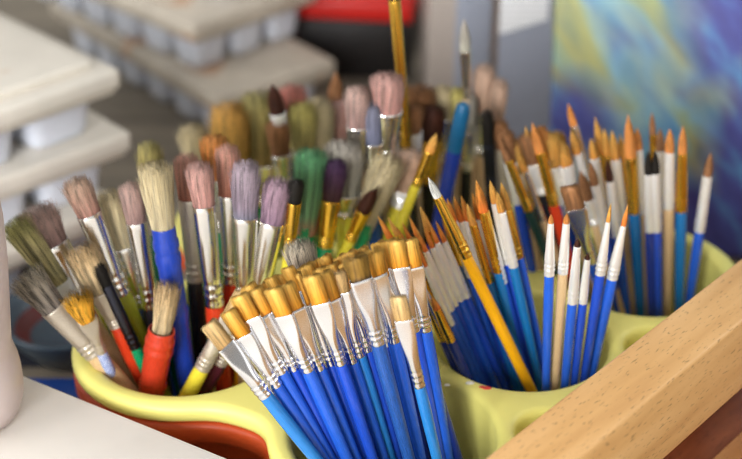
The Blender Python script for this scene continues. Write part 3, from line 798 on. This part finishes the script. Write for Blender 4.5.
# ------------------------------------------------------------------ background, centre and right
o = empty('storage_box', (.0, 1.275, 0), math.radians(-8)); tag(o, 'low black box with bright red lid on the table behind', 'box')
blk = gloss('black_plastic', (22, 18, 18), .5); 
box('box_body', (-.086, 0, .0003), (.036, .22, .060), blk, .003, o)
box('lid', (-.09, -.004, .0605), (.040, .224, .082), gloss('red_lid', (206, 34, 26), .4), .004, o)
cabm = gloss('grey_metal', (150, 156, 170), .45, spec=.3); cab2 = gloss('beige_grey', (168, 158, 150), .5); seam = gloss('seam_brown', (110, 94, 82), .6)
cb = empty('metal_cabinet', (0, 1.10, 0)); tag(cb, 'small grey metal cabinet with plain doors standing behind the brushes', 'cabinet')
cx0 = at_Y(428, 100, 1.10).x; cx1 = cx0+.30
box('cabinet_body', (cx0, .004, .0003), (cx1, .19, .42), cab2, .002, cb)
xa = lambda px: at_Y(px, 90, 1.10).x
box('door', (xa(454), 0, .004), (xa(489), .0038, .415), cabm, .001, cb)
box('door', (xa(496), 0, .004), (cx1-.004, .0038, .415), cabm, .001, cb)
box('door_seam', (xa(489.6), .001, .004), (xa(495.4), .0038, .415), seam, 0, cb)
# paper with ruled lines
pm, nt, b = new_mat('ruled_paper'); 
tc = nt.nodes.new('ShaderNodeTexCoord'); wv = nt.nodes.new('ShaderNodeTexWave'); wv.bands_direction = 'Z'; wv.inputs['Scale'].default_value = 60
nt.links.new(tc.outputs['Object'], wv.inputs[0]); rr = ramp(nt, [(0, (206, 210, 216)), (.25, (240, 242, 244)), (1, (240, 242, 244))], wv.outputs[0]); nt.links.new(rr.outputs[0], b.inputs['Base Color'])
pa = at_Y(499, 34, 1.098); pb = at_Y(548, 20, 1.098); pt = .30
vs = [(pa.x, 1.0988, pa.z-.001), (pb.x, 1.0988, pb.z), (pb.x, 1.0988, pt), (pa.x, 1.0988, pt), (pa.x, 1.0994, pa.z-.001), (pb.x, 1.0994, pb.z), (pb.x, 1.0994, pt), (pa.x, 1.0994, pt)]
pp = link_mesh('paper_sheet', mesh_from('paper', vs, [(0, 1, 2, 3), (7, 6, 5, 4), (0, 4, 5, 1), (1, 5, 6, 2), (2, 6, 7, 3), (3, 7, 4, 0)], False), pm); tag(pp, 'white ruled paper sheet stuck on the grey cabinet door', 'paper')

# painting: canvas leaning back on the cabinet
lean = math.atan(.30)
pr = empty('painting', (at_Y(553, 200, .935).x, .935, .0062)); pr.rotation_euler = (-lean, 0, 0)
tag(pr, 'abstract painting in blue, olive and violet diagonal strokes leaning at the right', 'painting')
pm, nt, b = new_mat('painted_canvas')
def N(t, **kw):
    n = nt.nodes.new(t)
    for k_, v_ in kw.items(): setattr(n, k_, v_)
    return n
tc = N('ShaderNodeTexCoord')
def mapping(rot, sc, loc=(0, 0, 0)):
    a_ = N('ShaderNodeMapping'); a_.inputs['Rotation'].default_value = rot
    nt.links.new(tc.outputs['Object'], a_.inputs[0])
    b2_ = N('ShaderNodeMapping'); b2_.inputs['Scale'].default_value = sc; b2_.inputs['Location'].default_value = loc
    nt.links.new(a_.outputs[0], b2_.inputs[0]); return b2_.outputs[0]
# stroke axis: from upper left to lower right
n1 = N('ShaderNodeTexNoise'); n1.inputs['Scale'].default_value = 1; n1.inputs['Detail'].default_value = 4; n1.inputs['Distortion'].default_value = .6
nt.links.new(mapping((0, math.radians(38), 0), (40, 1, 11)), n1.inputs['Vector'])
r1 = ramp(nt, [(.28, (64, 82, 150)), (.40, (82, 138, 184)), (.5, (118, 166, 188)), (.57, (138, 160, 132)), (.66, (160, 156, 92)), (.74, (118, 130, 92))], n1.outputs[0])
n3 = N('ShaderNodeTexNoise'); n3.inputs['Scale'].default_value = 1; n3.inputs['Detail'].default_value = 3
nt.links.new(mapping((0, math.radians(38), 0), (60, 1, 16), (5, 0, 3)), n3.inputs['Vector'])
r3 = ramp(nt, [(.35, (62, 56, 122)), (.55, (72, 80, 150)), (.68, (84, 132, 180))], n3.outputs[0])
# violet areas: at the corners of the picture and along the foot
def blob(px, py, rad, soft):
    P = at_Y(px, py, 1.0); loc = (P.x-pr.location.x, 0, 0)
    # point on the leaning plane
    dr = ray(px, py); o_ = Vector((0, 0, CAMZ)); nrm_ = Vector((0, -cos(lean), sin(lean)))
    t_ = (Vector(pr.location)-o_).dot(nrm_)/dr.dot(nrm_); Q = o_+dr*t_-Vector(pr.location)
    zl = Q.z*cos(lean)+Q.y*sin(lean)
    mp = N('ShaderNodeVectorMath', operation='SUBTRACT'); nt.links.new(tc.outputs['Object'], mp.inputs[0]); mp.inputs[1].default_value = (Q.x, 0, zl)
    s_ = N('ShaderNodeVectorMath', operation='MULTIPLY'); nt.links.new(mp.outputs[0], s_.inputs[0]); s_.inputs[1].default_value = (1/rad[0], 0, 1/rad[1])
    l_ = N('ShaderNodeVectorMath', operation='LENGTH'); nt.links.new(s_.outputs[0], l_.inputs[0])
    mr = N('ShaderNodeMapRange'); nt.links.new(l_.outputs['Value'], mr.inputs[0]); mr.inputs[1].default_value = 1-soft; mr.inputs[2].default_value = 1+soft
    mr.inputs[3].default_value = 1; mr.inputs[4].default_value = 0
    return mr.outputs[0]
acc = None
for args in [(725, 20, (.035, .055), .5), (742, 175, (.03, .06), .5), (575, 120, (.03, .03), .5), (640, 230, (.16, .045), .35), (595, 60, (.0, .0), .5), (735, 110, (.012, .05), .5)]:
    if args[2][0] == 0: continue
    o_ = blob(*args)
    if acc is None: acc = o_
    else:
        mx = N('ShaderNodeMath', operation='MAXIMUM'); nt.links.new(acc, mx.inputs[0]); nt.links.new(o_, mx.inputs[1]); acc = mx.outputs[0]
col = mixc(nt, acc, r1.outputs[0], r3.outputs[0])
acc2 = None
for args in [(585, 25, (.04, .02), .6), (650, 15, (.03, .025), .6), (668, 70, (.02, .03), .6), (705, 100, (.02, .015), .6), (600, 60, (.012, .03), .6), (632, 80, (.015, .04), .6)]:
    o_ = blob(*args)
    if acc2 is None: acc2 = o_
    else:
        mx = N('ShaderNodeMath', operation='MAXIMUM'); nt.links.new(acc2, mx.inputs[0]); nt.links.new(o_, mx.inputs[1]); acc2 = mx.outputs[0]
mh = N('ShaderNodeMath', operation='MULTIPLY'); nt.links.new(acc2, mh.inputs[0]); mh.inputs[1].default_value = .55
r4 = ramp(nt, [(.35, (90, 118, 110)), (.6, (152, 154, 84)), (.75, (176, 170, 100))], n3.outputs[0])
col = mixc(nt, mh.outputs[0], col, r4.outputs[0])
nt.links.new(col, b.inputs['Base Color']); b.inputs['Roughness'].default_value = .5
bp = N('ShaderNodeBump'); bp.inputs['Strength'].default_value = .3; bp.inputs['Distance'].default_value = .001
nt.links.new(n1.outputs[0], bp.inputs['Height']); nt.links.new(bp.outputs[0], b.inputs['Normal'])
box('canvas', (0, 0, 0), (.50, .018, .40), pm, .0015, pr)
for (a_, b__) in [((.006, .0182, .006), (.494, .03, .04)), ((.006, .0182, .36), (.494, .03, .394)), ((.006, .0182, .0402), (.04, .03, .3598)), ((.46, .0182, .0402), (.494, .03, .3598))]:
    box('stretcher_bar', a_, b__, beech, .001, pr)

# ------------------------------------------------------------------ light: a high window to the left, ceiling lights, bounce from a bright room
def area(name, loc, target, size, power, col=(1, 1, 1), sy=None):
    l = bpy.data.lights.new(name, 'AREA'); l.energy = power; l.color = col; l.shape = 'RECTANGLE'; l.size = size; l.size_y = sy or size
    o = bpy.data.objects.new(name, l); C.objects.link(o); o.location = loc
    o.rotation_euler = (Vector(target)-Vector(loc)).to_track_quat('-Z', 'Y').to_euler(); return o
area('window_light', (-1.6, .1, .9), (0, .8, 0), 1.2, 15, (1, .99, .97), 1.0)
area('window_light', (-.75, -1.2, .75), (0, .8, .12), .8, 46, (1, 1, 1), .9)
area('ceiling_light', (.5, 1.3, 2.0), (.1, .8, 0), .35, 2, (1, .97, .92), 1.2)
area('window_light', (1.5, 1.5, 1.4), (.1, .8, 0), .7, 7, (.95, .98, 1), 1.0)
w = bpy.data.worlds.new('room'); bpy.context.scene.world = w; w.use_nodes = True
nt = w.node_tree; bg = nt.nodes['Background']
tc = nt.nodes.new('ShaderNodeTexCoord'); sx = nt.nodes.new('ShaderNodeSeparateXYZ'); nt.links.new(tc.outputs['Generated'], sx.inputs[0])
def wm(op, a_, b_=None):
    n_ = nt.nodes.new('ShaderNodeMath'); n_.operation = op
    for i_, v_ in enumerate((a_, b_)):
        if v_ is None: continue
        if isinstance(v_, (int, float)): n_.inputs[i_].default_value = v_
        else: nt.links.new(v_, n_.inputs[i_])
    return n_.outputs[0]
az = wm('ARCTAN2', sx.outputs[0], sx.outputs[1])
streak_bands = wm('SINE', wm('MULTIPLY', wm('ADD', az, .5), 6))
streak_bands = ramp(nt, [(.42, (0, 0, 0)), (.58, (255, 255, 255))], wm('ADD', wm('MULTIPLY', streak_bands, .5), .5)).outputs[0]     # made-up bright and dark bands, reflected as streaks in the ferrules
el = ramp(nt, [(.50, (0, 0, 0)), (.54, (255, 255, 255)), (.70, (255, 255, 255)), (.78, (0, 0, 0))], wm('ADD', wm('MULTIPLY', sx.outputs[2], .5), .5)).outputs[0]
base = ramp(nt, [(.0, (120, 116, 110)), (.48, (150, 146, 140)), (.56, (160, 158, 154)), (.85, (175, 174, 172)), (1, (190, 190, 190))], wm('ADD', wm('MULTIPLY', sx.outputs[2], .5), .5)).outputs[0]
ws = mixc(nt, 1.0, streak_bands, el, 'MULTIPLY')
ad = nt.nodes.new('ShaderNodeMix'); ad.data_type = 'RGBA'; ad.blend_type = 'ADD'; ad.clamp_result = False
ad.inputs[0].default_value = 1; nt.links.new(base, ad.inputs[6])
sc_ = nt.nodes.new('ShaderNodeVectorMath'); sc_.operation = 'SCALE'; sc_.inputs['Scale'].default_value = 1.7; nt.links.new(ws, sc_.inputs[0])
nt.links.new(sc_.outputs[0], ad.inputs[7]); nt.links.new(ad.outputs[2], bg.inputs[0]); bg.inputs[1].default_value = .7

sc = bpy.context.scene
sc.cycles.filter_width = 1.0; sc.cycles.denoising_prefilter = 'FAST'
sc.view_settings.view_transform = 'Standard'; sc.view_settings.look = 'None'; sc.view_settings.exposure = 0.2; sc.view_settings.gamma = 1.0
sc.view_settings.use_curve_mapping = False
import os
if os.environ.get('BRUSH_REPORT'):
    for r in sorted(report, key=lambda r: -r[2]): print(r)
